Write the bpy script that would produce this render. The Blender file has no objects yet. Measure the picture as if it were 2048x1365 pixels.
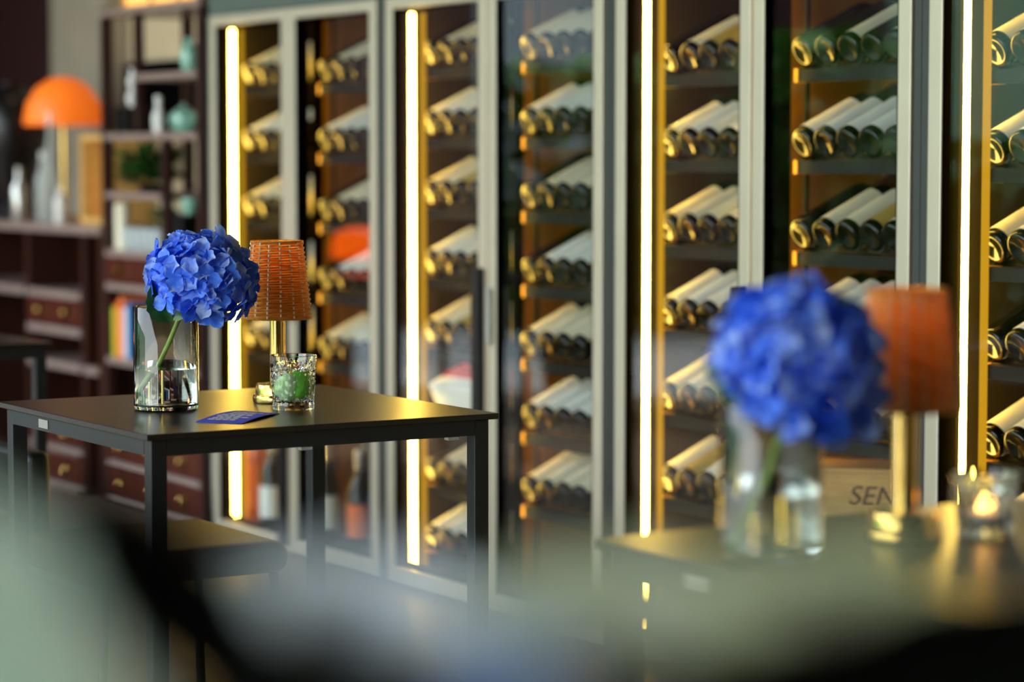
import bpy, math, random
from mathutils import Vector, Matrix
random.seed(7)
R = math.radians
C = bpy.context.scene.collection
sc = bpy.context.scene

# ---------------------------------------------------------------- camera
CAM_H = 1.22
cam_d = bpy.data.cameras.new('camera'); cam = bpy.data.objects.new('camera', cam_d); C.objects.link(cam)
cam.location = (0, 0, CAM_H); cam.rotation_euler = (R(90 - 4.12), 0, 0)
cam_d.sensor_width = 36.0; cam_d.lens = 5200 / 2048 * 36.0
cam_d.clip_start = 0.05
cam_d.dof.use_dof = True; cam_d.dof.focus_distance = 4.80; cam_d.dof.aperture_fstop = 2.0
cam_d.dof.aperture_blades = 0
sc.camera = cam

# ---------------------------------------------------------------- world, light, exposure
sc.view_settings.view_transform = 'Standard'; sc.view_settings.look = 'None'
sc.view_settings.gamma = 1.0; sc.view_settings.use_curve_mapping = False
sc.view_settings.exposure = 0.65
w = bpy.data.worlds.new('overcast_sky'); sc.world = w; w.use_nodes = True
nt = w.node_tree; nt.nodes.clear()
tc = nt.nodes.new('ShaderNodeTexCoord'); sp = nt.nodes.new('ShaderNodeSeparateXYZ')
rmp = nt.nodes.new('ShaderNodeValToRGB'); bg = nt.nodes.new('ShaderNodeBackground'); wo = nt.nodes.new('ShaderNodeOutputWorld')
nt.links.new(tc.outputs['Generated'], sp.inputs[0]); nt.links.new(sp.outputs['Z'], rmp.inputs[0])
rmp.color_ramp.elements[0].position = 0.0; rmp.color_ramp.elements[0].color = (.80, .86, .84, 1)
rmp.color_ramp.elements[1].position = 0.7; rmp.color_ramp.elements[1].color = (.62, .78, 1.0, 1)
nt.links.new(rmp.outputs[0], bg.inputs[0]); bg.inputs[1].default_value = 6.0
nt.links.new(bg.outputs[0], wo.inputs[0])
# daylight portal in the open terrace side
pl = bpy.data.lights.new('terrace_portal', 'AREA'); pl.shape = 'RECTANGLE'; pl.size = 13.4; pl.size_y = 2.85
pl.cycles.is_portal = True
po = bpy.data.objects.new('terrace_portal', pl); C.objects.link(po)
po.location = (-4.0, 2.9, 1.4); po.rotation_euler = (R(90), 0, R(-90))
cy = sc.cycles
cy.max_bounces = 10; cy.diffuse_bounces = 3; cy.glossy_bounces = 4; cy.transmission_bounces = 10; cy.transparent_max_bounces = 24
cy.caustics_reflective = False; cy.caustics_refractive = True; cy.sample_clamp_indirect = 6.0
cy.use_denoising = True

# high sun over the terrace, it does not reach past the first metres of floor
sl = bpy.data.lights.new('sun', 'SUN'); sl.energy = 5.0; sl.angle = R(1.0); sl.color = (1.0, .93, .82)
so_ = bpy.data.objects.new('sun', sl); C.objects.link(so_); so_.rotation_euler = Vector((1, .35, -2.0)).to_track_quat('-Z', 'Y').to_euler()

# ---------------------------------------------------------------- helpers
def lin(c):
    return tuple(((v / 255) / 12.92 if v / 255 <= .04045 else ((v / 255 + .055) / 1.055) ** 2.4) for v in c)

def mat(name, rgb, rough=.5, metal=0., var=.12, scale=30., coat=0., emit=None, estr=0., trans=0., ior=1.45, bump=0., sub=0., spec=.5, stretch=None, rand=0.):
    m = bpy.data.materials.new(name); m.use_nodes = True
    n = m.node_tree; b = n.nodes['Principled BSDF']
    c = lin(rgb)
    t = n.nodes.new('ShaderNodeTexCoord'); no = n.nodes.new('ShaderNodeTexNoise'); no.inputs['Scale'].default_value = scale
    no.inputs['Detail'].default_value = 4
    if stretch:
        mp = n.nodes.new('ShaderNodeMapping'); mp.inputs['Scale'].default_value = stretch
        n.links.new(t.outputs['Object'], mp.inputs[0]); n.links.new(mp.outputs[0], no.inputs['Vector'])
    else:
        n.links.new(t.outputs['Object'], no.inputs['Vector'])
    r = n.nodes.new('ShaderNodeValToRGB')
    r.color_ramp.elements[0].position = .3; r.color_ramp.elements[1].position = .7
    r.color_ramp.elements[0].color = tuple(v * (1 - var) for v in c) + (1,)
    r.color_ramp.elements[1].color = tuple(min(1, v * (1 + var)) for v in c) + (1,)
    n.links.new(no.outputs['Fac'], r.inputs[0])
    out = r.outputs[0]
    if rand:
        oi = n.nodes.new('ShaderNodeObjectInfo'); hs = n.nodes.new('ShaderNodeHueSaturation')
        mr = n.nodes.new('ShaderNodeMapRange'); mr.inputs[3].default_value = 1 - rand; mr.inputs[4].default_value = 1 + rand
        n.links.new(oi.outputs['Random'], mr.inputs[0]); n.links.new(mr.outputs[0], hs.inputs['Value'])
        n.links.new(out, hs.inputs['Color']); out = hs.outputs[0]
    n.links.new(out, b.inputs['Base Color'])
    b.inputs['Roughness'].default_value = rough; b.inputs['Metallic'].default_value = metal
    b.inputs['Coat Weight'].default_value = coat; b.inputs['Coat Roughness'].default_value = .08
    b.inputs['Transmission Weight'].default_value = trans; b.inputs['IOR'].default_value = ior
    b.inputs['Specular IOR Level'].default_value = spec
    if sub: b.inputs['Subsurface Weight'].default_value = sub; b.inputs['Subsurface Scale'].default_value = .01
    if emit: b.inputs['Emission Color'].default_value = lin(emit) + (1,); b.inputs['Emission Strength'].default_value = estr
    if bump:
        bp = n.nodes.new('ShaderNodeBump'); bp.inputs['Strength'].default_value = bump; bp.inputs['Distance'].default_value = .002
        n.links.new(no.outputs['Fac'], bp.inputs['Height']); n.links.new(bp.outputs[0], b.inputs['Normal'])
    return m

def emitter(name, rgb_lin, s):
    m = bpy.data.materials.new(name); m.use_nodes = True; n = m.node_tree; n.nodes.clear()
    e = n.nodes.new('ShaderNodeEmission'); o = n.nodes.new('ShaderNodeOutputMaterial')
    e.inputs[0].default_value = tuple(rgb_lin) + (1,); e.inputs[1].default_value = s
    n.links.new(e.outputs[0], o.inputs[0]); return m

def pane_mat(name, tint=(.97, .985, .975), f0=.05):
    m = bpy.data.materials.new(name); m.use_nodes = True; n = m.node_tree; n.nodes.clear()
    lw = n.nodes.new('ShaderNodeLayerWeight'); lw.inputs[0].default_value = .5
    pw = n.nodes.new('ShaderNodeMath'); pw.operation = 'POWER'; pw.inputs[1].default_value = 5.0
    n.links.new(lw.outputs['Facing'], pw.inputs[0])
    ma = n.nodes.new('ShaderNodeMath'); ma.operation = 'MULTIPLY_ADD'; ma.inputs[1].default_value = 1 - f0; ma.inputs[2].default_value = f0
    n.links.new(pw.outputs[0], ma.inputs[0])
    tr = n.nodes.new('ShaderNodeBsdfTransparent'); tr.inputs[0].default_value = tint + (1,)
    gl = n.nodes.new('ShaderNodeBsdfGlossy'); gl.inputs['Roughness'].default_value = .015
    mx = n.nodes.new('ShaderNodeMixShader'); o = n.nodes.new('ShaderNodeOutputMaterial')
    n.links.new(ma.outputs[0], mx.inputs[0]); n.links.new(tr.outputs[0], mx.inputs[1]); n.links.new(gl.outputs[0], mx.inputs[2])
    n.links.new(mx.outputs[0], o.inputs[0]); return m

class MB:
    def __init__(s): s.v = []; s.f = []
    def add(s, vs, fs):
        o = len(s.v); s.v += [tuple(p) for p in vs]; s.f += [tuple(i + o for i in f) for f in fs]; return s
    def box(s, x0, x1, y0, y1, z0, z1, M=None):
        vs = [Vector((x, y, z)) for x in (x0, x1) for y in (y0, y1) for z in (z0, z1)]
        if M: vs = [M @ v for v in vs]
        return s.add(vs, [(0, 1, 3, 2), (4, 6, 7, 5), (0, 4, 5, 1), (2, 3, 7, 6), (0, 2, 6, 4), (1, 5, 7, 3)])
    def tube(s, pts, rad, n=8, caps=True):
        pts = [Vector(p) for p in pts]
        if not hasattr(rad, '__len__'): rad = [rad] * len(pts)
        t0 = (pts[1] - pts[0]).normalized(); up = Vector((0, 0, 1)) if abs(t0.z) < .9 else Vector((1, 0, 0))
        a = t0.cross(up).normalized(); vs = []; fs = []
        for i, p in enumerate(pts):
            t = (pts[min(i + 1, len(pts) - 1)] - pts[max(i - 1, 0)]).normalized()
            a = (a - t * a.dot(t)).normalized(); b = t.cross(a)
            for k in range(n):
                q = 2 * math.pi * k / n; vs.append(p + (a * math.cos(q) + b * math.sin(q)) * rad[i])
        for i in range(len(pts) - 1):
            for k in range(n):
                k2 = (k + 1) % n; fs.append((i * n + k, i * n + k2, (i + 1) * n + k2, (i + 1) * n + k))
        if caps: fs.append(tuple(range(n - 1, -1, -1))); fs.append(tuple((len(pts) - 1) * n + k for k in range(n)))
        return s.add(vs, fs)
    def lathe(s, prof, n=32, M=None, a0=0, a1=2 * math.pi):
        full = abs(a1 - a0 - 2 * math.pi) < 1e-6; m = n if full else n + 1
        vs = []; fs = []
        for (r, z) in prof:
            for k in range(m):
                q = a0 + (a1 - a0) * k / n; v = Vector((r * math.cos(q), r * math.sin(q), z))
                vs.append(M @ v if M else v)
        for i in range(len(prof) - 1):
            for k in range(n):
                k2 = (k + 1) % m; fs.append((i * m + k, i * m + k2, (i + 1) * m + k2, (i + 1) * m + k))
        return s.add(vs, fs)
    def build(s, name, m, parent=None, loc=(0, 0, 0), rz=0, smooth=None, bevel=0, struct=False, seg=2):
        me = bpy.data.meshes.new(name); me.from_pydata(s.v, [], s.f); me.validate(); me.update()
        if smooth is not None:
            me.polygons.foreach_set('use_smooth', [True] * len(me.polygons)); me.set_sharp_from_angle(angle=R(smooth))
        me.materials.append(m)
        o = bpy.data.objects.new(name, me); C.objects.link(o); o.parent = parent; o.location = loc; o.rotation_euler = (0, 0, rz)
        if bevel:
            b = o.modifiers.new('bevel', 'BEVEL'); b.width = bevel; b.segments = seg; b.limit_method = 'ANGLE'
        if struct: o['kind'] = 'structure'
        return o

def tag(o, label, cat, group=None, kind=None):
    o['label'] = label; o['category'] = cat
    if group: o['group'] = group
    if kind: o['kind'] = kind
    return o
def thing(name, label, cat, loc=(0, 0, 0), rz=0, group=None):
    o = bpy.data.objects.new(name, None); C.objects.link(o); o.location = loc; o.rotation_euler = (0, 0, rz)
    o.empty_display_size = .05
    return tag(o, label, cat, group)
def copy_tree(o, parent=None):
    c = o.copy(); C.objects.link(c); c.parent = parent
    for ch in list(o.children): copy_tree(ch, c)
    return c

# the furniture and the cabinets all stand on one grid: +x along the cabinet row, +y into it
TH = math.atan2(-.848, .529)
D1 = Vector((math.cos(TH), math.sin(TH), 0)); D2 = Vector((-math.sin(TH), math.cos(TH), 0))
W0 = Vector((-.953, 8.25, 0))
def W(t, b, z=0): return W0 + D1 * t + D2 * b + Vector((0, 0, z))

# ---------------------------------------------------------------- materials
M_floor = mat('floor_screed', (128, 108, 88), .45, var=.15, scale=3)
M_wall = mat('cream_plaster', (205, 186, 150), .8, var=.05, scale=6)
M_dark = mat('dark_maroon_plaster', (48, 16, 14), .8, var=.15, scale=4)
M_ceil = mat('ceiling_paint', (60, 56, 50), .8, var=.05)
M_pillar = mat('grey_beige_plaster', (158, 148, 128), .8, var=.06, scale=5)
M_alu = mat('champagne_aluminium', (200, 190, 166), .42, .35, var=.04, scale=8)
M_casing = mat('grey_steel_casing', (92, 104, 96), .5, .2, var=.05, scale=6)
M_joint = mat('dark_grey_joint', (62, 64, 60), .5, .2, var=.06)
M_inside = mat('dark_cabinet_liner', (28, 20, 13), .75, 0, var=.1, scale=8)
M_gasket = mat('black_gasket', (6, 5, 4), .95, 0, var=.1, spec=.0)
M_amber = mat('amber_back_panel', (150, 104, 36), .6, .1, var=.1, scale=5)
M_handle = mat('black_handle', (26, 25, 27), .35, .3, var=.08)
M_steel = mat('brushed_steel', (190, 188, 180), .3, .9, var=.05)
M_led_refl = emitter('led_reflection_bar', (.42, .21, .008), 1.0)  # glow in the tone of the LED's reflection in the pane
M_rack = mat('bronze_rack_metal', (24, 17, 9), .5, .1, var=.1, spec=.3)
M_cap = mat('gold_end_cap', (214, 150, 20), .45, .3, var=.05)
M_pane = pane_mat('cabinet_glass', f0=.028)
M_led = emitter('warm_led', (1.0, .62, .095), 42.0)
M_bglass = mat('dark_bottle_glass', (10, 11, 6), .12, var=.3, scale=20, rand=.3)
M_label = [mat('cream_label', (232, 222, 190), .6, var=.04, scale=20, rand=.06),
           mat('white_label', (236, 236, 226), .6, var=.04, scale=20, rand=.05),
           mat('gold_label', (196, 168, 84), .5, .2, var=.08),
           mat('red_label', (176, 34, 24), .55, var=.08)]
M_caps = mat('bottle_capsule', (70, 14, 18), .35, .4, var=.1, rand=.5)
M_top = mat('table_laminate', (36, 29, 24), .30, var=.18, scale=60, bump=.15)
M_tedge = mat('table_steel_paint', (44, 46, 47), .38, .3, var=.08, scale=25)
M_brass = mat('polished_brass', (216, 176, 96), .18, 1.0, var=.04, scale=8)
M_rattan = mat('rattan_strand', (252, 164, 66), .42, var=.22, scale=120, sub=.25)
M_stitch = mat('pale_rattan_stake', (255, 238, 210), .45, var=.06)
_n = M_rattan.node_tree; _b = _n.nodes['Principled BSDF']; _t = _n.nodes.new('ShaderNodeBsdfTranslucent'); _m = _n.nodes.new('ShaderNodeMixShader')
_t.inputs[0].default_value = lin((255, 206, 120)) + (1,); _m.inputs[0].default_value = .32
_n.links.new(_b.outputs[0], _m.inputs[1]); _n.links.new(_t.outputs[0], _m.inputs[2]); _n.links.new(_m.outputs[0], _n.nodes['Material Output'].inputs[0])
M_added_bulb = emitter('added_bulb_glow', (1.0, .80, .48), 34.0)
M_glow_liner = mat('warm_glow_liner', (255, 214, 150), .7, var=.03)
_n = M_glow_liner.node_tree; _b = _n.nodes['Principled BSDF']; _t = _n.nodes.new('ShaderNodeBsdfTranslucent'); _m = _n.nodes.new('ShaderNodeMixShader')
_t.inputs[0].default_value = lin((255, 222, 160)) + (1,); _m.inputs[0].default_value = .6
_n.links.new(_b.outputs[0], _m.inputs[1]); _n.links.new(_t.outputs[0], _m.inputs[2]); _n.links.new(_m.outputs[0], _n.nodes['Material Output'].inputs[0])
M_glass = mat('clear_glass', (250, 255, 252), .0, var=0, trans=1.0, ior=1.45)
M_water = mat('water', (245, 252, 250), .0, var=0, trans=1.0, ior=1.33)
M_stem = mat('green_stem', (140, 168, 72), .5, var=.2, scale=60, sub=.2)
M_leaf = mat('dark_green_leaf', (38, 84, 28), .4, var=.3, scale=40, rand=.1)
M_pleaf = mat('pale_green_leaf', (120, 168, 84), .45, var=.15, scale=30, sub=.2)
M_wood = mat('dark_stained_wood', (50, 22, 13), .4, var=.25, scale=12, stretch=(1, 1, .15))
M_edge = mat('sky_lit_wood_edge', (150, 128, 118), .3, var=.1, scale=12, coat=.4)  # sky light on the shelf edges, put into a pale wood colour
M_red = mat('reddish_wood_drawer', (78, 32, 20), .35, var=.2, scale=10)
M_pine = mat('pale_pine', (214, 166, 92), .55, var=.14, scale=14, stretch=(1, 1, 9))
M_black = mat('black_lacquer', (12, 11, 11), .35, var=.2)
M_seat = mat('dark_brown_leather', (52, 36, 28), .45, var=.15, scale=90, bump=.2)
M_jade = mat('jade_glaze', (140, 190, 168), .2, var=.08, coat=.5)
M_white = mat('white_ceramic', (228, 226, 218), .3, var=.04)
M_lime = mat('lime_peel', (130, 226, 70), .35, var=.15, scale=60, sub=.3)
M_limeflesh = mat('lime_flesh', (250, 236, 90), .35, var=.2, scale=50, sub=.4)
M_lamp_or = mat('orange_lamp_shade', (236, 120, 30), .5, var=.1, emit=(255, 110, 20), estr=.3)

# ---------------------------------------------------------------- the room
MB().box(-6, 7, -4, 16, -.1, 0).build('floor', M_floor, struct=True)
MB().box(-4.2, 7, -4, 16, 3.0, 3.1).build('ceiling', M_ceil, struct=True)
MB().box(-2.86, 9, .72, .87, 0, 3.0).build('wall_back', M_wall, loc=W(0, 0), rz=TH, struct=True)
MB().box(-7, -2.865, .72, .87, 0, 3.0).build('wall_far', M_dark, loc=W(0, 0), rz=TH, struct=True)
MB().box(-2.86, -2.27, .62, .718, 0, 3.0).build('trim_1', M_pillar, loc=W(0, 0), rz=TH, struct=True)
MB().box(-4.2, -4.0, 9.6, 16, 0, 3.0).build('wall_left', M_dark, struct=True)
MB().box(-4.2, -4.0, -4, 9.6, 2.85, 3.0).build('trim_2', M_joint, struct=True)
MB().box(4.6, 4.8, -4, 6, 0, 3.0).build('wall_right', M_dark, struct=True)
MB().box(-4.2, 4.8, -4.2, -4.0, 0, 3.0).build('wall_front', M_dark, struct=True)

# ---------------------------------------------------------------- wine cabinets
CW = 1.09; CH = 1.655; CD = .60; SW = .042
ORD = ['leftmost', 'second', 'third', 'rightmost']
def bottle_proto(kind):
    """local: bottom at origin, body along +y"""
    r = bpy.data.objects.new('wine_bottle', None); C.objects.link(r); r.empty_display_size = .05
    Mx = Matrix.Rotation(R(-90), 4, 'X')
    MB().lathe([(0, .007), (.014, .005), (.024, .0015), (.029, 0), (.0335, .0016), (.0362, .005), (.0375, .012), (.0375, .19), (.034, .208), (.022, .226), (.0155, .24), (.0145, .285), (.0155, .287), (.0155, .298), (.0135, .30), (0, .30)], 28, Mx).build('bottle_body', M_bglass, r, smooth=75)
    if kind is not None:
        MB().lathe([(.0376, .022), (.0381, .022), (.0381, .170), (.0376, .170)], 20, Mx, R(-70 - 90 + 20), R(70 - 90 + 90)).build('paper_label', M_label[kind], r, smooth=40)
    MB().lathe([(.0157, .236), (.0160, .238), (.0158, .284), (.0166, .288), (.0166, .300), (0, .3012)], 16, Mx).build('capsule', M_caps, r, smooth=40)
    return r
protos = {k: bottle_proto(k) for k in (0, 1, 2, 3, None)}
used = set()
KN = {0: 'cream-labelled dark', 1: 'white-labelled dark', 2: 'gold-labelled dark', 3: 'red-labelled dark', None: 'plain dark'}
NTH = ['first', 'second', 'third', 'fourth', 'fifth', 'sixth']
RTH = ['top', 'second', 'third', 'fourth', 'fifth', 'sixth', 'seventh', 'lowest']
def put_bottle(kind, loc, tilt, label, roll=0):
    p = protos[kind]
    if kind not in used: o = p; used.add(kind)
    else: o = copy_tree(p)
    o.location = loc
    o.rotation_mode = 'ZYX' if False else 'XYZ'
    o.matrix_world = Matrix.Translation(loc) @ Matrix.Rotation(TH, 4, 'Z') @ Matrix.Rotation(tilt, 4, 'X') @ Matrix.Rotation(roll, 4, 'Y')
    tag(o, label, 'wine bottle', 'wine bottles on the racks')
    return o

specs = [  # start, top rack height, spacing, racks left, racks right, bottles per left/right rack
    (-.010, 1.414, .207, 5, 5, 5, 5),
    (1.129, 1.444, .1935, 8, 7, 5, 5),
    (2.270, 1.396, .204, 6, 6, 5, 5),
    (3.410, 1.378, .200, 6, 6, 4, 0)]
TILT = R(25)
for k, (s, ztop, dz, nl, nr, bl, br) in enumerate(specs):
    cab = thing('wine_cabinet', '%s glass-fronted wine cabinet with champagne frames and warm lit racks' % ['leftmost', 'second from left', 'third from left', 'rightmost'][k], 'wine cabinet', W(s, 0), TH, 'glass-fronted wine cabinets')
    # casing: sides, back frame, top, plinth, joint posts either side
    c = MB()
    c.box(-.024, -.001, .03, CD, 0, 1.95); c.box(CW + .001, CW + .024, .03, CD, 0, 1.95)
    c.box(-.001, CW + .001, .045, CD, CH, 1.95); c.box(-.001, CW + .001, .045, CD, .0, .045)
    c.box(-.001, CW + .001, CD - .02, CD, .045, CH)
    c.build('casing', M_inside, cab)
    MB().box(-.024, CW + .024, .012, .044, CH + .002, 1.95).build('header', M_casing, cab, bevel=.003)
    MB().box(-.024, -.002, .006, .029, 0, CH + .001).build('joint_strip', M_joint, cab)
    MB().box(CW + .002, CW + .024, .006, .029, 0, CH + .001).build('joint_strip', M_joint, cab)
    MB().box(.08, CW - .08, CD - .036, CD - .021, .05, CH - .02).build('back_panel', M_amber, cab)
    MB().box(CW / 2 - .036, CW / 2 - .022, .10, .13, .046, CH - .001).build('centre_post', M_gasket, cab)
    MB().box(CW / 2 - .036, CW / 2 - .022, .131, .40, .046, CH - .001).build('centre_partition', M_amber, cab)
    mb = MB(); mb.box(CW - .16, CW - .05, CD - .075, CD - .037, .05, CH - .02); mb.build('side_post', M_inside, cab)
    for d in (0, 1):
        x0 = .002 if d == 0 else CW / 2 + .003; x1 = CW / 2 - .003 if d == 0 else CW - .002
        f = MB()
        f.box(x0, x0 + SW, 0, .03, .01, CH - .002); f.box(x1 - SW, x1, 0, .03, .01, CH - .002)
        f.box(x0 + SW, x1 - SW, 0, .03, .01, .055); f.box(x0 + SW, x1 - SW, 0, .03, CH - .034, CH - .002)
        door = f.build('door', M_alu, cab, bevel=.003)
        MB().box(x0 + SW, x1 - SW, .012, .016, .055, CH - .034).build('glass_pane', M_pane, door)
        g = MB(); xi0 = x0 + SW; xi1 = x1 - SW
        g.box(xi0 + .0002, xi0 + .005, .003, .045, .055, CH - .034); g.box(xi1 - .005, xi1 - .0002, .003, .045, .055, CH - .034)
        g.box(xi0 + .005, xi1 - .005, .017, .045, .0552, .060); g.box(xi0 + .005, xi1 - .005, .017, .045, CH - .040, CH - .0342)
        g.build('gasket', M_gasket, door)
        if d == 0:
            MB().box(x1 - SW - .002, x1 - .006, -.022, -.001, .03, .92).build('handle', M_handle, door, bevel=.004)
        else:
            MB().box(x0 + .006, x0 + .03, -.014, -.001, .72, .87).build('lock_plate', M_steel, door, bevel=.003)
    # led strips
    for lx, ly, rr in ((.062, .052, .0065), (CW / 2 - .008, .0365, .004)):
        MB().tube([(lx, ly, .066), (lx, ly, CH - .046)], rr, 10).build('led_strip', M_led, cab, smooth=40)
    MB().box(.112, .128, .050, .058, .066, CH - .046).build('led_reflection_bar', M_led_refl, cab)  # glowing strip stands for the LED's reflection in the glass
    MB().box(CW / 2 + .012, CW / 2 + .022, .14, .15, .05, CH - .02).build('rack_post', M_rack, cab)
    # racks and their bottles
    for d, nr_, nb in ((0, nl, bl), (1, nr, br)):
        xa = .092 if d == 0 else CW / 2 + .060; xb = CW / 2 - .06 if d == 0 else CW - .045
        for i in range(nr_):
            z = ztop - dz * i
            m = MB()
            # rounded-end front rail
            pts = []
            for q in range(7):
                a = R(90 * q / 6); pts.append((xa + .030 - .030 * math.sin(a) , .060 + .030 - .030 * math.cos(a)))
            poly = [(xb, .060)] + pts + [(xa, .098), (xb, .098)]
            n = len(poly); vs = [(p[0], p[1], z - .016) for p in poly] + [(p[0], p[1], z + .013) for p in poly]
            fs = [tuple(range(n)), tuple(range(2 * n - 1, n - 1, -1))] + [(q, n + q, n + (q + 1) % n, (q + 1) % n) for q in range(n)]
            m.add(vs, fs)
            e = MB(); ne = [(xa + .034, .0585)] + [(px_ , py_ - .0012) for px_, py_ in pts] + [(xa - .0012, .097), (xa + .034, .097)]
            n2 = len(ne); e.add([(p[0], p[1], z - .0172) for p in ne] + [(p[0], p[1], z + .0142) for p in ne], [tuple(range(n2)), tuple(range(2 * n2 - 1, n2 - 1, -1))] + [(q, n2 + q, n2 + (q + 1) % n2, (q + 1) % n2) for q in range(n2)])
            flat = (k == 2 and d == 1 and i == 5)
            if flat: m.box(xa, xb, .0985, .50, z - .012, z + .013)
            # sloped cradle
            for yy in (() if flat else (.13, .19, .25)):
                zz = z + .0135 + (yy - .101) * math.tan(TILT)
                m.box(xa, xb, yy, yy + .012, zz - .014, zz - .002 - .0)
            for xx in (() if flat else (xa, xb - .01)):
                m.add([(xx, .085, z - .012), (xx + .01, .085, z - .012), (xx + .01, .36, z + .096), (xx, .36, z + .096),
                       (xx, .085, z + .012), (xx + .01, .085, z + .012), (xx + .01, .36, z + .119), (xx, .36, z + .119)],
                      [(0, 1, 2, 3), (4, 7, 6, 5), (0, 4, 5, 1), (2, 6, 7, 3), (0, 3, 7, 4), (1, 5, 6, 2)])
            rk_ = m.build('rack', M_rack, cab); e.build('end_cap', M_cap, rk_)
            if k == 2 and d == 1 and i == 5: continue
            if k == 0 and d == 1 and i == 2: nbb = nb - 1
            else: nbb = nb
            lastrow = (k == 3 and i >= 5)
            rn = random.Random(100 * k + 10 * i + d)
            for q in range(nbb):
                if lastrow and q > 2: continue
                if k == 1 and i == 7 and q > 3: continue
                if k == 1 and d == 0 and i == 5: continue
                x = xa + .020 + q * .0795
                u = rn.random()
                kind = 0 if (i % 2 == 0) else 1
                if q == 0 and u < .35: kind = None
                elif u < .10: kind = 2
                elif u > .94: kind = None
                if k == 2 and d == 1 and i == 0 and q in (1, 3): kind = None
                if k == 1 and d == 0 and i == 1 and q == 3: kind = 3
                p = W(s + x, .078 + rn.uniform(0, .005), z + .0135 + .0375 * math.cos(TILT) + .001)
                rk = 'lowest' if i == nr_ - 1 else RTH[i]
                lab = '%s bottle, %s from left, %s rack, %s door, %s wine cabinet' % (KN[kind], NTH[q], rk, 'left' if d == 0 else 'right', ORD[k])
                put_bottle(kind, p, TILT, lab, rn.uniform(-.25, .25))

# standing bottles at the foot of the leftmost cabinet
def stand_bottle(loc, body, lab_m, h, label, name='standing_bottle'):
    r = thing(name, label, 'bottle', loc, 0, 'bottles standing in the foot of the leftmost cabinet')
    MB().lathe([(0, 0), (.034, 0), (.0375, .006), (.0375, h * .55), (.032, h * .64), (.016, h * .74), (.0145, h * .95), (.016, h * .96), (.016, h), (0, h)], 24).build('bottle_body', body, r, smooth=40)
    MB().lathe([(.0376, h * .12), (.0382, h * .12), (.0382, h * .46), (.0376, h * .46)], 20, None, R(150), R(330)).build('paper_label', lab_m, r, smooth=40)
    MB().lathe([(.0152, h * .80), (.0164, h * .81), (.0168, h), (0, h + .002)], 16).build('cap', M_steel, r, smooth=40)
M_amberg = mat('amber_bottle_glass', (244, 108, 16), .15, var=.1, trans=.25)
M_orl = mat('orange_label', (240, 110, 20), .5, var=.05)
M_blue = mat('blue_label', (30, 90, 170), .5, var=.05)
for (t, b, body, lm, h, lb) in ((.108, .105, M_amberg, M_orl, .42, 'tall amber bottle standing right beside the glowing strip, leftmost cabinet foot'),
                            (.165, .175, M_amberg, M_orl, .36, 'amber bottle standing behind the two front ones, leftmost cabinet foot'),
                            (.245, .090, M_bglass, M_label[1], .30, 'dark bottle with small white label, left door, leftmost cabinet foot'),
                            (.575, .110, M_bglass, M_label[1], .31, 'dark bottle with big white label behind the right door, leftmost cabinet'),
                            (.685, .190, M_bglass, M_label[2], .42, 'tall dark bottle with gold label behind the leg of the front table'),
                            (.785, .110, M_bglass, M_orl, .30, 'dark bottle with orange label, right door, leftmost cabinet foot'),
                            (.885, .130, M_bglass, M_blue, .40, 'tall dark bottle with blue label in the right foot corner, leftmost cabinet')):
    stand_bottle(W(-.01 + t, b, .046), body, lm, h, lb)

# red and white carton leaning in the second cabinet
ca = thing('gift_carton', 'red and white gift carton lying on the rack behind the table corner', 'carton', W(1.129 + .14, .0985, 1.444 - .1935 * 5 + .0142) , TH)
Mt = Matrix.Rotation(TILT, 4, 'X')
MB().box(0, .26, 0, .24, .0, .10, Mt).build('carton_body', M_label[1], ca, bevel=.002)
MB().box(-.001, .261, .05, .241, .045, .102, Mt).build('carton_lid', mat('red_card', (214, 44, 22), .5, var=.05), ca, bevel=.002)

# wooden wine crate with burnt-in lettering
CR = W(2.27 + .66, .085, 1.396 - .204 * 5 + .0145)
cr = thing('wine_crate', 'pale pine wine crate with burnt lettering behind the right flower vase', 'crate', CR, R(-15))
c = MB()
c.box(0, .36, 0, .012, 0, .115); c.box(0, .36, .188, .20, 0, .115)
c.box(0, .012, .012, .188, 0, .115); c.box(.348, .36, .012, .188, 0, .115); c.box(.012, .348, .012, .188, 0, .010)
c.build('crate_box', M_pine, cr, bevel=.001)
MB().box(.0, .36, 0, .20, .116, .126).build('lid', M_pine, cr, bevel=.001)
def text_mesh(txt, size, m, parent, loc, rot, name='lettering', shear=.25, ext=.0006):
    cu = bpy.data.curves.new(name, 'FONT'); cu.body = txt; cu.size = size; cu.shear = shear; cu.extrude = ext
    to = bpy.data.objects.new('tmp_text', cu); C.objects.link(to)
    dg = bpy.context.evaluated_depsgraph_get(); me = bpy.data.meshes.new_from_object(to.evaluated_get(dg))
    bpy.data.objects.remove(to); bpy.data.curves.remove(cu)
    me.materials.clear(); me.materials.append(m)
    o = bpy.data.objects.new(name, me); C.objects.link(o); o.parent = parent; o.location = loc; o.rotation_euler = rot
    return o
text_mesh('SEN', .062, mat('burnt_mark', (84, 50, 22), .7), cr, (.085, -.0008, .045), (R(90), 0, 0), 'burnt_lettering')

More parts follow.
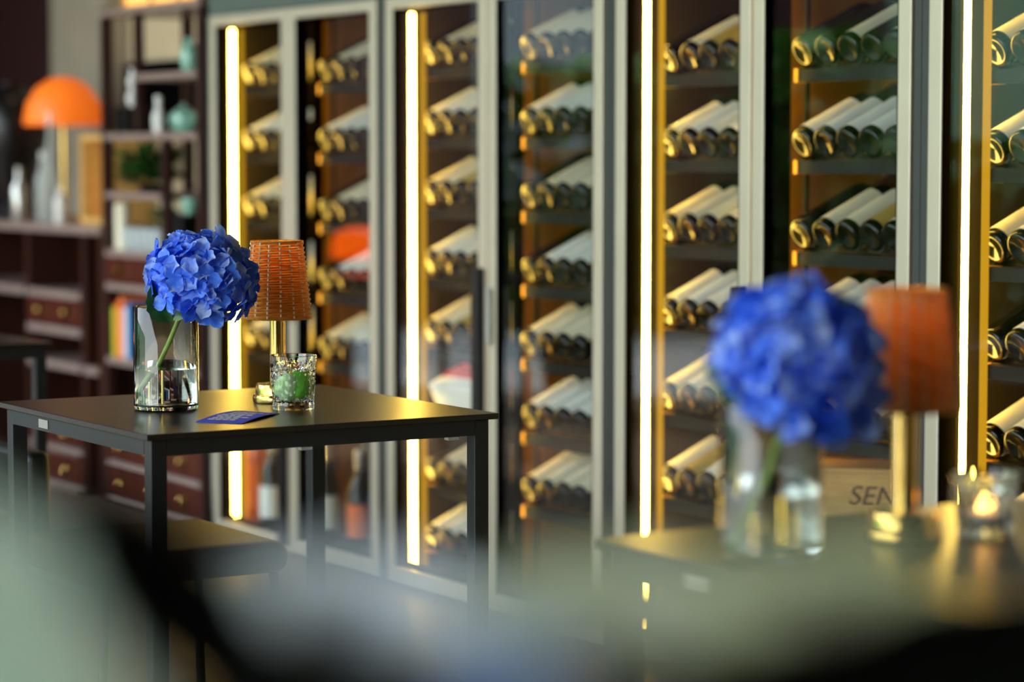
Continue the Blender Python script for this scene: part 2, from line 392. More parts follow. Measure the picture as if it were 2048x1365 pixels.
# ---------------------------------------------------------------- curio shelf and sideboard at the left
cs = thing('curio_shelf', 'dark wood curio shelf with offset compartments and drawers beside the cabinets', 'shelf', W(-.88, 0), TH)
fr = MB()
SWD = .81; SDP = .34; u = .034
for (x, y) in ((0, 0), (SWD - u, 0), (0, SDP - u), (SWD - u, SDP - u)): fr.box(x, x + u, y, y + u, 0, 1.72)
fr.box(.27, .30, .004, .034, 1.30, 1.695); fr.box(.49, .52, .004, .034, .90, 1.275)
fr.box(u, SWD - u, SDP - .012, SDP - .004, .02, .50)
fr.build('frame', M_wood, cs, bevel=.002)
for (x0, x1, z) in ((0, SWD, 1.70), (.30, SWD - u, 1.475), (u, SWD - u, 1.278), (u, .49, 1.078), (u, SWD - u, .880), (u, SWD - u, .765), (u, SWD - u, .510), (u, SWD - u, .28), (u, SWD - u, .15), (u, SWD - u, .02)):
    MB().box(x0, x1, -.004, SDP - .036, z - .012, z + .012).build('shelf', M_edge, cs, bevel=.003)
def drawers(parent, x0, x1, z0, z1, n):
    wd = (x1 - x0) / n
    for i in range(n):
        a = x0 + i * wd + .003; b = a + wd - .006
        d = MB().box(a, b, 0, .28, z0 + .003, z1 - .003).build('drawer', M_red, parent, bevel=.002)
        m = MB(); mx = (a + b) / 2; mz = (z0 + z1) / 2
        m.lathe([(0, 0), (.018, .001), (.019, .004), (0, .007)], 20, Matrix.Translation((mx, -.0005, mz + .008)) @ Matrix.Rotation(R(90), 4, 'X'))
        m.tube([(mx - .022, -.006, mz + .006), (mx - .018, -.014, mz - .012), (mx, -.016, mz - .02), (mx + .018, -.014, mz - .012), (mx + .022, -.006, mz + .006)], .0035, 6)
        m.build('brass_pull', M_brass, d, smooth=40)
drawers(cs, u, SWD - u, .777, .868, 3); drawers(cs, u, SWD - u, .162, .268, 3); drawers(cs, u, SWD - u, .032, .138, 3)

sb = thing('sideboard', 'low dark wood sideboard with open shelves left of the curio shelf', 'sideboard', W(-2.45, 0), TH)
fr = MB(); SL = 1.56
for x in (0, .84, 1.37, SL - .035): fr.box(x, x + .035, .004, .39, 0, .936)
fr.box(.035, SL - .035, .38, .392, .05, .93)
fr.build('frame', M_wood, sb, bevel=.002)
MB().box(-.01, SL + .0, -.008, .40, .937, .968).build('worktop', M_edge, sb, bevel=.004)
for (x0, x1, z) in ((.035, .84, .715), (.875, 1.37, .715), (.875, 1.37, .586), (.875, 1.37, .46), (1.405, SL - .035, .46), (.875, SL - .037, .155), (.875, SL - .037, .02)):
    if z < .2: x0 = .875; x1 = 1.37
    MB().box(x0, x1, -.006, .378, z - .014, z + .014).build('shelf', M_edge, sb, bevel=.003)
drawers(sb, .875, 1.37, .605, .698, 2); drawers(sb, .875, 1.37, .172, .27, 2); drawers(sb, .875, 1.37, .036, .138, 2)

# things on the curio shelf
def turned(name, prof, m, loc, label, cat, group=None, n=28):
    o = MB().lathe(prof, n).build(name, m, None, loc, 0, smooth=40); return tag(o, label, cat, group)
def S(x, y, z): return W(-.88 + x, y, z)
turned('jade_vase', [(0, 0), (.03, 0), (.034, .01), (.045, .06), (.04, .10), (.02, .13), (.024, .15), (.020, .15), (.016, .13), (0, .12)], M_jade, S(.60, .06, 1.4875), 'pale jade vase on the upper right shelf of the curio', 'vase').scale = (.72, .72, .72)
pot = thing('jade_teapot', 'round jade teapot in the upper compartment of the curio shelf', 'teapot', S(.44, .112, 1.2905), TH)
pot.scale = (.72, .72, .72)
MB().lathe([(0, 0), (.04, 0), (.066, .025), (.076, .055), (.066, .088), (.04, .104), (.0, .106)], 28).build('body', M_jade, pot, smooth=40)
MB().lathe([(.042, .104), (.03, .116), (.008, .122), (.010, .132), (0, .138)], 20).build('lid', M_jade, pot, smooth=60)
MB().tube([(-.068, 0, .04), (-.10, 0, .06), (-.115, 0, .095)], [.014, .010, .007], 10).build('spout', M_jade, pot, smooth=60)
MB().tube([(.068, 0, .085), (.105, 0, .08), (.108, 0, .05), (.072, 0, .03)], .006, 8).build('handle', M_jade, pot, smooth=60)
turned('ceramic_flask', [(0, 0), (.018, 0), (.022, .05), (.01, .08), (.012, .12), (0, .122)], M_white, S(.43, .024, 1.2905), 'slim white ceramic flask left of the jade teapot', 'flask')
turned('ceramic_gourd', [(0, 0), (.018, 0), (.028, .03), (.014, .06), (.024, .085), (.012, .115), (.014, .13), (0, .13)], M_white, S(.15, .06, 1.38), 'white double-gourd flask on the black box in the curio', 'flask')
MB().box(0, .10, 0, .10, 0, .089).build('black_box', M_black, None, S(.10, .01, 1.2905), TH, bevel=.003)
tag(bpy.data.objects['black_box'], 'small black box under the white gourd flask', 'box')
tv = thing('wall_screen', 'black flat screen on the wall behind the curio shelf', 'screen', W(-2.235, .676, 1.305), TH)
MB().box(0, .64, 0, .039, 0, .28).build('screen_body', M_black, tv, bevel=.004)
MB().box(.015, .625, -.002, -.0005, .015, .265).build('screen_glass', mat('screen_glass', (6, 6, 8), .1, var=0), tv)
turned('jade_cup', [(0, 0), (.014, 0), (.026, .02), (.028, .055), (.025, .055), (.023, .02), (0, .01)], M_jade, S(.58, .065, 1.0205), 'jade cup at the right edge of the curio shelf', 'cup')
MB().box(0, .09, 0, .12, 0, .1275).build('book_stand', M_black, None, S(.535, .015, .8925), TH, bevel=.003)
tag(bpy.data.objects['book_stand'], 'black block under the jade cup in the curio shelf', 'box')
turned('cream_candle', [(0, 0), (.026, 0), (.026, .15), (.020, .158), (0, .155)], M_label[0], S(.075, .045, .8925), 'tall cream candle at the left of the curio shelf', 'candle')
def leafy(name, label, loc, n, rad, h, m, zb=0, seed=1, size=.04, pot=None, group=None):
    rr = random.Random(seed); r = thing(name, label, 'plant', loc, 0, group)
    mb = MB()
    for i in range(n):
        a = rr.uniform(0, 6.28); q = rad * math.sqrt(rr.random()); z = zb + rr.random() * h
        d = Vector((math.cos(a), math.sin(a), rr.uniform(-.3, .9))).normalized(); s = Vector((-d.y, d.x, rr.uniform(-.3, .3))).normalized()
        c0 = Vector((q * math.cos(a), q * math.sin(a), z)); L = size * rr.uniform(.7, 1.3); Wd = L * .3; nn = d.cross(s)
        mb.add([c0, c0 + d * L * .5 + s * Wd + nn * L * .06, c0 + d * L, c0 + d * L * .5 - s * Wd + nn * L * .06, c0 + d * L * .5], [(0, 4, 1), (1, 4, 2), (0, 3, 4), (3, 2, 4)])
    mb.build('foliage', m, r)
    if pot: MB().lathe([(0, 0), (pot * .7, 0), (pot, zb), (pot * .92, zb), (pot * .8, zb * .85), (0, zb * .85)], 24).build('pot', M_black, r, smooth=40)
    return r
leafy('potted_plant', 'small dark green plant on the left middle shelf of the curio', S(.17, .11, 1.0905), 260, .085, .10, M_leaf, .03, 3, .06, .05)
leafy('potted_plant', 'bushy green plant under the left middle shelf of the curio', S(.22, .20, .8925), 200, .085, .08, M_leaf, .04, 4, .05, .05)
glp = None
rg = random.Random(5)
M_gw = mat('tumbler_glass', (230, 238, 236), .05, var=0, trans=.55)
for i in range(8):
    x = .135 + .062 * i if i < 5 else .552 + .056 * (i - 5)
    y = .045 if i < 5 else .15
    if glp is None:
        o = MB().lathe([(0, 0), (.020, 0), (.026, .075), (.0245, .075), (.018, .005), (0, .005)], 20).build('tumbler', M_gw, None, S(x, y, .8925), smooth=40); glp = o
    else:
        o = glp.copy(); C.objects.link(o); o.location = S(x, y, .8925)
    tag(o, 'clear tumbler, %s from the left in the row on the curio shelf' % ['first', 'second', 'third', 'fourth', 'fifth', 'sixth', 'seventh', 'eighth', 'ninth'][i], 'glass', 'tumblers on the curio shelf')
cols = [((200, 200, 60), 'yellow-green'), ((232, 90, 30), 'orange'), ((226, 120, 60), 'salmon'), ((220, 222, 220), 'white'), ((40, 110, 170), 'blue')]
for i, (cc, nm) in enumerate(cols):
    b = thing('book', '%s book standing in the left compartment of the curio shelf' % nm, 'book', S(.045 + i * .03, .02, .5225), TH, 'books in the curio shelf')
    hh = .17 + .02 * (i % 3)
    MB().box(0, .026, .003, .16, .002, hh - .002).build('pages', M_label[1], b)
    cv = MB(); cv.box(-.0015, 0, 0, .165, 0, hh); cv.box(.026, .0275, 0, .165, 0, hh); cv.box(-.0015, .0275, -.002, 0, 0, hh); cv.build('cover', mat(nm.replace('-', '_') + '_cover', cc, .5, var=.04), b)

# box lantern on top of the curio
ln = thing('box_lantern', 'glowing amber box lantern standing on top of the curio shelf', 'lamp', S(.08, .05, 1.712), TH)
MB().box(.01, .66, .01, .22, .012, .20).build('shade_panel', mat('amber_paper', (240, 190, 110), .6, emit=(255, 165, 75), estr=.75, var=.15, scale=4), ln)
l = MB()
for x in (0, .22, .44, .655): l.box(x, x + .012, 0, .012, 0, .22); l.box(x, x + .012, .218, .23, 0, .22)
l.box(0, .667, 0, .23, 0, .011); l.box(0, .667, 0, .23, .202, .22); l.build('wood_frame', M_pine, ln)

# things on the sideboard
def B(x, y, z): return W(-1.95 + x, y, z)
ur = thing('black_urn', 'large black round-shouldered urn at the left end of the sideboard', 'urn', B(-.17, .15, .969))
MB().lathe([(0, 0), (.05, 0), (.055, .02), (.04, .05), (.075, .15), (.125, .26), (.142, .34), (.135, .42), (.10, .48), (.05, .51), (.055, .53), (0, .53)], 36).build('body', M_black, ur, smooth=40)
ml = thing('mushroom_lamp', 'orange domed lamp glowing on the sideboard behind the black urn', 'lamp', B(.10, .26, .969))
MB().lathe([(0, 0), (.08, 0), (.08, .012), (.015, .02), (.011, .40), (0, .40)], 24).build('stand', M_brass, ml, smooth=40)
MB().lathe([(.150, .36), (.152, .37), (.140, .44), (.105, .50), (.055, .535), (0, .545), (0, .54), (.05, .53), (.10, .494), (.134, .438), (.147, .362)], 36).build('lamp_shade', M_lamp_or, ml, smooth=40)
wc = thing('open_crate', 'open upright wooden crate at the right end of the sideboard', 'crate', B(.64, .10, .969), TH)
c = MB(); c.box(0, .022, 0, .2, 0, .32); c.box(.198, .22, 0, .2, 0, .32); c.box(.022, .198, 0, .2, .298, .32); c.box(.022, .198, 0, .2, 0, .022); c.box(.022, .198, .08, .10, .022, .298)
c.build('crate_box', M_pine, wc, bevel=.001)
M_gb = mat('clear_bottle', (214, 220, 214), .06, var=.05, trans=.6)
for (x, y, h, r, m, lb) in ((.55, .06, .14, .022, M_white, 'bottle whitened by painted sky reflection, on the sideboard beside the wooden crate'),  # white body colour stands for the sky reflected in the bottle
                         (.38, .09, .40, .022, M_gb, 'tall clear bottle on the sideboard under the orange lamp'),
                         (.28, .10, .26, .026, M_gb, 'short clear bottle right of the black urn'),
                         (.17, .05, .20, .030, M_steel, 'steel shaker between the urn and the bottles')):
    t = thing('bar_bottle', lb, 'bottle', B(x, y, .969), 0, 'bottles on the sideboard')
    MB().lathe([(0, 0), (r * .9, 0), (r, .005), (r, h * .6), (r * .4, h * .76), (r * .38, h * .93), (0, h * .93)], 20).build('bottle_body', m, t, smooth=40)
    MB().lathe([(r * .42, h * .90), (r * .45, h), (0, h)], 14).build('stopper', M_steel, t, smooth=40)

# ---------------------------------------------------------------- tables
def table(F, label):
    """F: the corner nearest the camera on the grid; the table runs to -x and +y"""
    S_ = .70; T = .746
    t = thing('dining_table', label, 'table', (F[0], F[1], 0), TH, 'black square dining tables')
    MB().box(-S_, 0, 0, S_, T - .011, T).build('table_top', M_top, t, bevel=.0015)
    L = .030; o = .014
    sk = MB()
    for (x0, x1, y0, y1) in ((-S_ + o + L, -o - L, o, o + .022), (-S_ + o + L, -o - L, S_ - o - .022, S_ - o), (-S_ + o, -S_ + o + .022, o + L, S_ - o - L), (-o - .022, -o, o + L, S_ - o - L)):
        sk.box(x0, x1, y0, y1, T - .040, T - .0115)
    sk.build('apron', M_tedge, t)
    for (x, y) in ((-o - L, o), (-o - L, S_ - o - L), (-S_ + o, o), (-S_ + o, S_ - o - L)):
        lg = MB().box(x, x + L, y, y + L, .008, T - .0115).build('leg', M_tedge, t, bevel=.002)
        MB().lathe([(0, 0), (.012, 0), (.012, .0079), (0, .0079)], 14, Matrix.Translation((x + L / 2, y + L / 2, 0))).build('foot', M_black, lg)
    MB().box(-.52, -.475, o - .0015, o - .0002, T - .034, T - .018).build('maker_plate', M_steel, t)
    return t
T1 = (-.617, 4.37); TT = .746
table(T1, 'black square table carrying the sharp blue hydrangea and rattan lamp')
t1 = bpy.data.objects['dining_table']
for (x, y) in ((-.05, .66),(-.38, .66)): pass
for y in (.30, .60): MB().box(-.030, -.014, y, y + .022, TT - .046, TT - .0405).build('clear_clip', M_gw, t1)
L2 = Vector((.10, 3.20, 0)); F2 = L2 + D1 * .70
table((F2.x, F2.y), 'black square table at right carrying the blurred hydrangea and lamp')
R3 = Vector((-1.155, 6.54, 0)); F3 = R3 - D2 * .70
table((F3.x, F3.y), 'dark square table at the far left, its near corner in view')
F4 = Vector((-3.0, 8.65, 0)) - D2 * .35 + D1 * .35
table((F4.x, F4.y), 'square table by the terrace, seen only mirrored in the cabinet glass')

# chairs
def chair(loc, rz, label, arm):
    t = thing('chair', label, 'chair', loc, rz, 'dark chairs')
    sx = .21
    MB().box(-sx, sx, -sx, sx, .385, .45).build('seat', M_seat, t, bevel=.03, seg=4)
    for (x, y) in ((-1, -1), (1, -1), (-1, 1), (1, 1)):
        MB().tube([(x * (sx - .03), y * (sx - .03), .3865), (x * (sx + .0), y * (sx + .0), 0)], .010, 10).build('leg', M_handle, t, smooth=40)
    MB().tube([(-sx + .02, -sx - .004, .385), (sx - .02, -sx - .004, .385)], .007, 8).build('seat_rail', M_steel, t, smooth=40)
    if arm:
        m = MB(); m.box(-sx - .05, sx + .05, sx + .002, sx + .07, .25, .66); m.build('backrest', M_black, t, bevel=.025, seg=4)
        m = MB(); m.box(-sx - .06, -sx - .002, -sx, sx, .25, .58); m.build('armrest', M_black, t, bevel=.02, seg=4)
        m = MB(); m.box(sx + .002, sx + .06, -sx, sx, .25, .58); m.build('armrest', M_black, t, bevel=.02, seg=4)
    return t
chair((-.725, 5.20, 0), TH, 'backless dark leather seat tucked behind the front table', False)
chair((-1.33, 5.60, 0), TH + R(90), 'black armchair at the left behind the front table legs', True)

# ---------------------------------------------------------------- table lamp
def lamp(loc, label, rz=0, on=0):
    t = thing('rattan_lamp', label, 'table lamp', loc, rz, 'rattan table lamps')
    MB().lathe([(0, 0), (.046, 0), (.0475, .003), (.0475, .012), (.046, .0145), (.0425, .0155), (.0425, .034), (.041, .036), (0, .036)], 48).build('base', M_brass, t, smooth=40)
    MB().lathe([(0, .036), (.0150, .036), (.0150, .22), (.007, .222), (.007, .262), (0, .262)], 32).build('pole', M_brass, t, smooth=40)
    MB().lathe([(0, .2622), (.008, .2625), (.011, .270), (.009, .280), (0, .284)], 16).build('added_bulb', M_added_bulb, t, smooth=60)  # lit bulb added inside to brighten the shade
    z0, z1, r0, r1 = .163, .306, .0640, .0470
    nst = 16; rows = 32; seg = nst * 6; m = MB()
    for i in range(rows):
        f = (i + .5) / rows; z = z0 + (z1 - z0) * f; rb = r0 + (r1 - r0) * f; sg = 1 if i % 2 else -1
        vs = []; fs = []
        for k in range(seg):
            q = 2 * math.pi * k / seg
            rr = rb + .0022 * sg * math.cos(q * nst / 2) ; ww = .0020
            zz = z + .0004 * math.sin(q * 5 + i)
            for (a, b) in ((1, 0), (0, 1), (-1, 0), (0, -1)):
                vs.append(((rr + a * .0013) * math.cos(q), (rr + a * .0013) * math.sin(q), zz + b * ww))
        for k in range(seg):
            k2 = (k + 1) % seg
            for a in range(4): fs.append((k * 4 + a, k2 * 4 + a, k2 * 4 + (a + 1) % 4, k * 4 + (a + 1) % 4))
        m.add(vs, fs)
    for (z, r) in ((z0 - .001, r0 + .001), (z1 + .001, r1 + .0005)):
        for j in range(2):
            m.tube([((r + (-1) ** j * .0012) * math.cos(2 * math.pi * k / 60), (r + (-1) ** j * .0012) * math.sin(2 * math.pi * k / 60), z + .0006 * math.sin(k * 1.7 + j * 3)) for k in range(61)], .0022, 6, False)
    sh = m.build('lamp_shade', M_rattan if not on else M_lamp_or, t, smooth=60)
    st = MB()
    for k in range(nst):
        q = 2 * math.pi * (k + .5) / nst * 1.0
        # visible stitches of the pale stake between strand pairs
        for i in range(0, rows, 2):
            off = 0 if k % 2 else 1
            f = (i + off + .5) / rows
            if f > 1: continue
            rr = r0 + (r1 - r0) * f + .0028; z = z0 + (z1 - z0) * f
            c = Vector((rr * math.cos(q), rr * math.sin(q), z)); tn = Vector((-math.sin(q), math.cos(q), 0)); n_ = Vector((math.cos(q), math.sin(q), .1))
            h = Vector((0, 0, 1)) * .0026
            st.add([c - tn * .0019 - h, c + tn * .0019 - h, c + tn * .0019 + h, c - tn * .0019 + h, c + n_ * .0012 - h * .6, c + n_ * .0012 + h * .6],
                   [(0, 1, 4), (1, 2, 5, 4), (2, 3, 5), (3, 0, 4, 5)])
    for k in range(nst):
        q = 2 * math.pi * (k + .5) / nst
        st.tube([(r0 * math.cos(q) * .985, r0 * math.sin(q) * .985, z0), (r1 * math.cos(q) * .985, r1 * math.sin(q) * .985, z1)], .0010, 5)
    st.build('stake', M_stitch, sh)
    MB().lathe([(r0 - .005, z0 + .002), (r1 - .005, z1 - .002), (r1 - .0056, z1 - .002), (r0 - .0056, z0 + .002), (r0 - .005, z0 + .002)], 48).build('glow_liner', M_glow_liner, sh, smooth=40)  # liner added to spread the bulb's glow over the shade
    return t
lamp((-.4475, 4.95, TT + .0003), 'brass lamp with woven rattan shade behind the sharp blue hydrangea')
l2 = copy_tree(bpy.data.objects['rattan_lamp']); l2.location = (.484, 3.18, TT + .0003); l2.rotation_euler.z = .4
tag(l2, 'brass lamp with rattan shade right of the blurred hydrangea', 'table lamp', 'rattan table lamps')
gl_ = thing('globe_lamp', 'low orange glowing lamp on the table mirrored in the cabinet glass', 'table lamp', (-3.11, 8.95, TT + .0003))
MB().lathe([(0, 0), (.05, 0), (.05, .012), (.012, .016), (.012, .05), (0, .05)], 24).build('base', M_brass, gl_, smooth=40)
MB().lathe([(.07, .05), (.115, .052), (.125, .09), (.11, .15), (.06, .175), (0, .18)], 32).build('lamp_shade', mat('bright_orange_shade', (236, 110, 30), .5, emit=(255, 92, 12), estr=4.5), gl_, smooth=40)

# ---------------------------------------------------------------- vases and hydrangeas
def vase(loc, label, wh):
    t = thing('glass_vase', label, 'vase', loc, 0, 'clear cylinder vases')
    h = .192
    MB().lathe([(0, .0), (.054, .0), (.0585, .0025), (.0600, .008), (.0600, h - .001), (.0593, h), (.0580, h), (.0574, h - .001), (.0574, .012), (.054, .0085), (0, .008)], 96).build('glass_wall', M_glass, t, smooth=40)
    MB().lathe([(0, .0085), (.0537, .0090), (.0571, .0125), (.0571, wh), (0, wh)], 96).build('water', M_water, t, smooth=40)
    return t
vase((-.642, 4.81, TT + .0003), 'clear cylinder vase holding the sharp hydrangea on the left table', .077)
vase((.306, 3.05, TT + .0003), 'clear cylinder vase holding the blurred hydrangea on the right table', .077)

def petal_floret(seed, size=.034):
    rr = random.Random(seed); m = MB()
    for p in range(4):
        a = math.pi / 2 * p + rr.uniform(-.12, .12); L = size * rr.uniform(.88, 1.1); Wd = L * rr.uniform(.52, .62)
        cup = rr.uniform(-.1, .45); tw = rr.uniform(-.5, .5); zo = .0009 * (p % 2)
        N, K = 7, 6; vs = []; fs = []
        for i in range(N):
            v = i / (N - 1); wv = Wd * (math.sin(math.pi * min(1, v * .93 + .05)) ** .62) * (.35 + .75 * v) * 1.05
            for j in range(K):
                uu = (j / (K - 1) - .5) * 2
                x = L * (v * .98 + .02) - .12 * L * uu * uu * v; y = wv * uu
                z = zo + cup * L * v * v * .8 - .10 * L * (1 - abs(uu)) * v + .22 * y * tw + .03 * L * math.sin(uu * 5 + p + v * 3)
                vs.append((x * math.cos(a) - y * math.sin(a), x * math.sin(a) + y * math.cos(a), z))
        for i in range(N - 1):
            for j in range(K - 1): fs.append((i * K + j, i * K + j + 1, (i + 1) * K + j + 1, (i + 1) * K + j))
        m.add(vs, fs)
    m.lathe([(0, -.001), (.0016, 0), (.0019, .0016), (.0012, .003), (0, .0034)], 10)
    m.tube([(0, 0, -.020), (0, 0, 0)], .0007, 5)
    return m
def petal_material():
    m = bpy.data.materials.new('blue_petal'); m.use_nodes = True; n = m.node_tree; b = n.nodes['Principled BSDF']
    oi = n.nodes.new('ShaderNodeObjectInfo'); t = n.nodes.new('ShaderNodeTexCoord')
    no = n.nodes.new('ShaderNodeTexNoise'); no.inputs['Scale'].default_value = 70
    wv = n.nodes.new('ShaderNodeTexWave'); wv.wave_type = 'RINGS'; wv.rings_direction = 'SPHERICAL'; wv.inputs['Scale'].default_value = 8; wv.inputs['Distortion'].default_value = 4
    n.links.new(t.outputs['Object'], no.inputs['Vector'])
    ln_ = n.nodes.new('ShaderNodeVectorMath'); ln_.operation = 'LENGTH'; n.links.new(t.outputs['Object'], ln_.inputs[0])
    ad = n.nodes.new('ShaderNodeMath'); ad.operation = 'MULTIPLY_ADD'; ad.inputs[1].default_value = 12.0
    n.links.new(ln_.outputs['Value'], ad.inputs[0]); n.links.new(no.outputs['Fac'], ad.inputs[2])
    sb_ = n.nodes.new('ShaderNodeMath'); sb_.operation = 'MULTIPLY_ADD'; sb_.inputs[1].default_value = .75
    n.links.new(oi.outputs['Random'], sb_.inputs[0]); n.links.new(ad.outputs[0], sb_.inputs[2])
    r = n.nodes.new('ShaderNodeValToRGB'); cr_ = r.color_ramp
    cr_.elements[0].position = .45; cr_.elements[0].color = lin((38, 92, 236)) + (1,)
    cr_.elements[1].position = 1.5 / 1.0 if False else 1.0; cr_.elements[1].color = lin((190, 214, 255)) + (1,)
    e = cr_.elements.new(.75); e.color = lin((82, 140, 255)) + (1,)
    sc_ = n.nodes.new('ShaderNodeMath'); sc_.operation = 'MULTIPLY'; sc_.inputs[1].default_value = .62
    n.links.new(sb_.outputs[0], sc_.inputs[0]); n.links.new(sc_.outputs[0], r.inputs[0])
    n.links.new(r.outputs[0], b.inputs['Base Color']); b.inputs['Roughness'].default_value = .5
    tr = n.nodes.new('ShaderNodeBsdfTranslucent'); n.links.new(r.outputs[0], tr.inputs[0])
    mx = n.nodes.new('ShaderNodeMixShader'); mx.inputs[0].default_value = .35
    o = n.nodes['Material Output']; n.links.new(b.outputs[0], mx.inputs[1]); n.links.new(tr.outputs[0], mx.inputs[2]); n.links.new(mx.outputs[0], o.inputs[0])
    return m
M_petal = petal_material()
def broad_leaf(L, Wd, droop, fold, m_=None, n=12, k=9, ser=.05):
    mb = MB(); vs = []; fs = []
    for i in range(n):
        v = i / (n - 1); wv = Wd * .5 * (math.sin(math.pi * v ** .8) ** .75 if 0 < v < 1 else 0) + .0004
        wv *= 1 + ser * ((i % 2) * 2 - 1)
        for j in range(k):
            uu = (j / (k - 1) - .5) * 2
            vs.append((L * v, wv * uu, -droop * L * v * v + fold * abs(wv * uu) - .02 * L * math.sin(v * 20) * abs(uu)))
    for i in range(n - 1):
        for j in range(k - 1): fs.append((i * k + j, i * k + j + 1, (i + 1) * k + j + 1, (i + 1) * k + j))
    mb.add(vs, fs); return mb
floret_mesh = []
def hydrangea(label, base, top, head, rperp, raxis, axis, maxpol, n, leaves, seed, node=None):
    """base: stem foot, top: where the head joins, all in world coordinates"""
    t = thing('hydrangea', label, 'flower', base, 0, 'blue hydrangeas')
    B0 = Vector(base); rr = random.Random(seed)
    P = lambda q: Vector(q) - B0
    mid = (P(base) * .45 + P(top) * .55) + Vector((.004, 0, .002))
    MB().tube([P(base), P(base) * .7 + mid * .3, mid, P(top)], [.0042, .0044, .0046, .0040], 12).build('stem', M_stem, t, smooth=60)
    ax = Vector(axis).normalized(); hc = P(head)
    br = MB()
    for a in range(7):
        q = 6.283 * a / 7; e1 = ax.orthogonal().normalized(); e2 = ax.cross(e1)
        tip = hc - ax * .02 + (e1 * math.cos(q) + e2 * math.sin(q)) * rperp * .55
        br.tube([P(top), (P(top) * .4 + tip * .6) - ax * .005, tip], [.0028, .0020, .0012], 6)
    br.tube([P(top), hc], [.003, .0015], 6)
    br.build('flower_stalks', M_stem, t, smooth=60)
    e1 = ax.orthogonal().normalized(); e2 = ax.cross(e1); ga = math.pi * (3 - math.sqrt(5)); cm = math.cos(R(maxpol))
    for i in range(n):
        c_ = 1 - (1 - cm) * (i + .5) / n; s_ = math.sqrt(1 - c_ * c_); q = ga * i
        nv = ax * c_ * (1 / raxis) + (e1 * math.cos(q) + e2 * math.sin(q)) * s_ * (1 / rperp); nv.normalize()
        sc_ = rr.uniform(.86, 1.03)
        p = hc + (ax * c_ * raxis + (e1 * math.cos(q) + e2 * math.sin(q)) * s_ * rperp) * sc_
        nv = (nv + Vector((rr.uniform(-.35, .35), rr.uniform(-.35, .35), rr.uniform(-.25, .35)))).normalized()
        if len(floret_mesh) < 8:
            o = petal_floret(50 + len(floret_mesh)).build('floret', M_petal, t, smooth=60); floret_mesh.append(o)
        else:
            o = floret_mesh[rr.randrange(8)].copy(); C.objects.link(o); o.parent = t
        o.rotation_mode = 'QUATERNION'
        from mathutils import Quaternion
        o.rotation_quaternion = nv.to_track_quat('Z', 'Y') @ Quaternion((0, 0, 1), rr.uniform(0, 6.28))
        s1 = rr.uniform(.85, 1.12); o.scale = (s1, s1, s1); o.location = p
    for (lb, tip, L, Wd, up, mm) in leaves:
        b0 = P(lb); d = (P(tip) - b0).normalized()
        lf = broad_leaf(L, Wd, .12, .25).build('leaf', mm, t, smooth=60)
        zax = (Vector(up) - d * Vector(up).dot(d)).normalized(); yax = zax.cross(d)
        lf.matrix_local = Matrix.Translation(b0) @ Matrix((d, yax, zax)).transposed().to_4x4()
    return t
def at(px, py, Y): return Vector(((px - 1024) / 5200 * Y, Y, CAM_H - (py - 308) / 5200 * Y))
hydrangea('sharp blue hydrangea leaning in the vase on the left table', (-.690, 4.815, TT + .016), at(378, 606, 4.80), at(401, 560, 4.78), .094, .080, (.30, -.45, .80), 108, 70,
          [(at(338, 646, 4.738), at(308, 566, 4.735), .080, .062, (.25, -1, .15), M_leaf), (at(342, 640, 4.74), at(374, 585, 4.736), .062, .046, (-.2, -1, .2), M_leaf),
           (at(406, 590, 4.74), at(440, 655, 4.73), .062, .030, (.3, -1, .3), M_leaf), (at(396, 602, 4.74), at(402, 640, 4.735), .036, .026, (-.3, -1, .2), M_pleaf)], 11)
hydrangea('blurred blue hydrangea in the vase on the right table', (.272, 3.05, TT + .016), at(1575, 850, 3.04), at(1602, 728, 3.03), .092, .084, (.20, -.40, .85), 126, 76,
          [(at(1500, 815, 3.03), at(1412, 725, 3.0), .075, .034, (.3, -1, .2), M_pleaf), (at(1570, 870, 3.03), at(1560, 800, 3.01), .06, .05, (.2, -1, .3), M_leaf)], 23)

# ---------------------------------------------------------------- tumbler with lime, tealight glass
def tumbler_mesh(r0, r1, h, n=72, rows=22, thick=.0045):
    m = MB(); vs = []; fs = []
    for i in range(rows + 1):
        f = i / rows; z = h * f; r = r0 + (r1 - r0) * f
        for k in range(n):
            q = 2 * math.pi * k / n; d = 0
            if .10 < f < .86:
                a = k * 12 / n; e = f * 6
                d = -.0022 * max(abs(((a + e) % 1) - .5), abs(((a - e) % 1) - .5)) * 2 + .0012 * math.cos(a * 2 * math.pi * 3) * math.cos(e * 2 * math.pi)
            vs.append(((r + d) * math.cos(q), (r + d) * math.sin(q), z))
    nr = rows + 1
    inner = [(r1 - thick * .35, h + .0008), (r1 - thick * .75, h), (r0 + (r1 - r0) * .55 - thick, h * .55), (r0 - thick, .016), (r0 - thick * 2.5, .012)]
    for (r, z) in inner:
        for k in range(n): vs.append((r * math.cos(2 * math.pi * k / n), r * math.sin(2 * math.pi * k / n), z))
    for i in range(nr + len(inner) - 1):
        for k in range(n):
            k2 = (k + 1) % n; fs.append((i * n + k, i * n + k2, (i + 1) * n + k2, (i + 1) * n + k))
    vs.append((0, 0, .0)); vs.append((0, 0, .012)); cb = len(vs) - 2; last = (nr + len(inner) - 1) * n
    for k in range(n):
        k2 = (k + 1) % n; fs.append((cb, k2, k)); fs.append((cb + 1, last + k, last + k2))
    return m.add(vs, fs)
tg = thing('cut_glass_tumbler', 'cut-glass tumbler with lime wedges in front of the rattan lamp', 'glass', (-.407, 4.82, TT + .0003))
tumbler_mesh(.0385, .0440, .100).build('glass_wall', M_glass, tg, smooth=25)
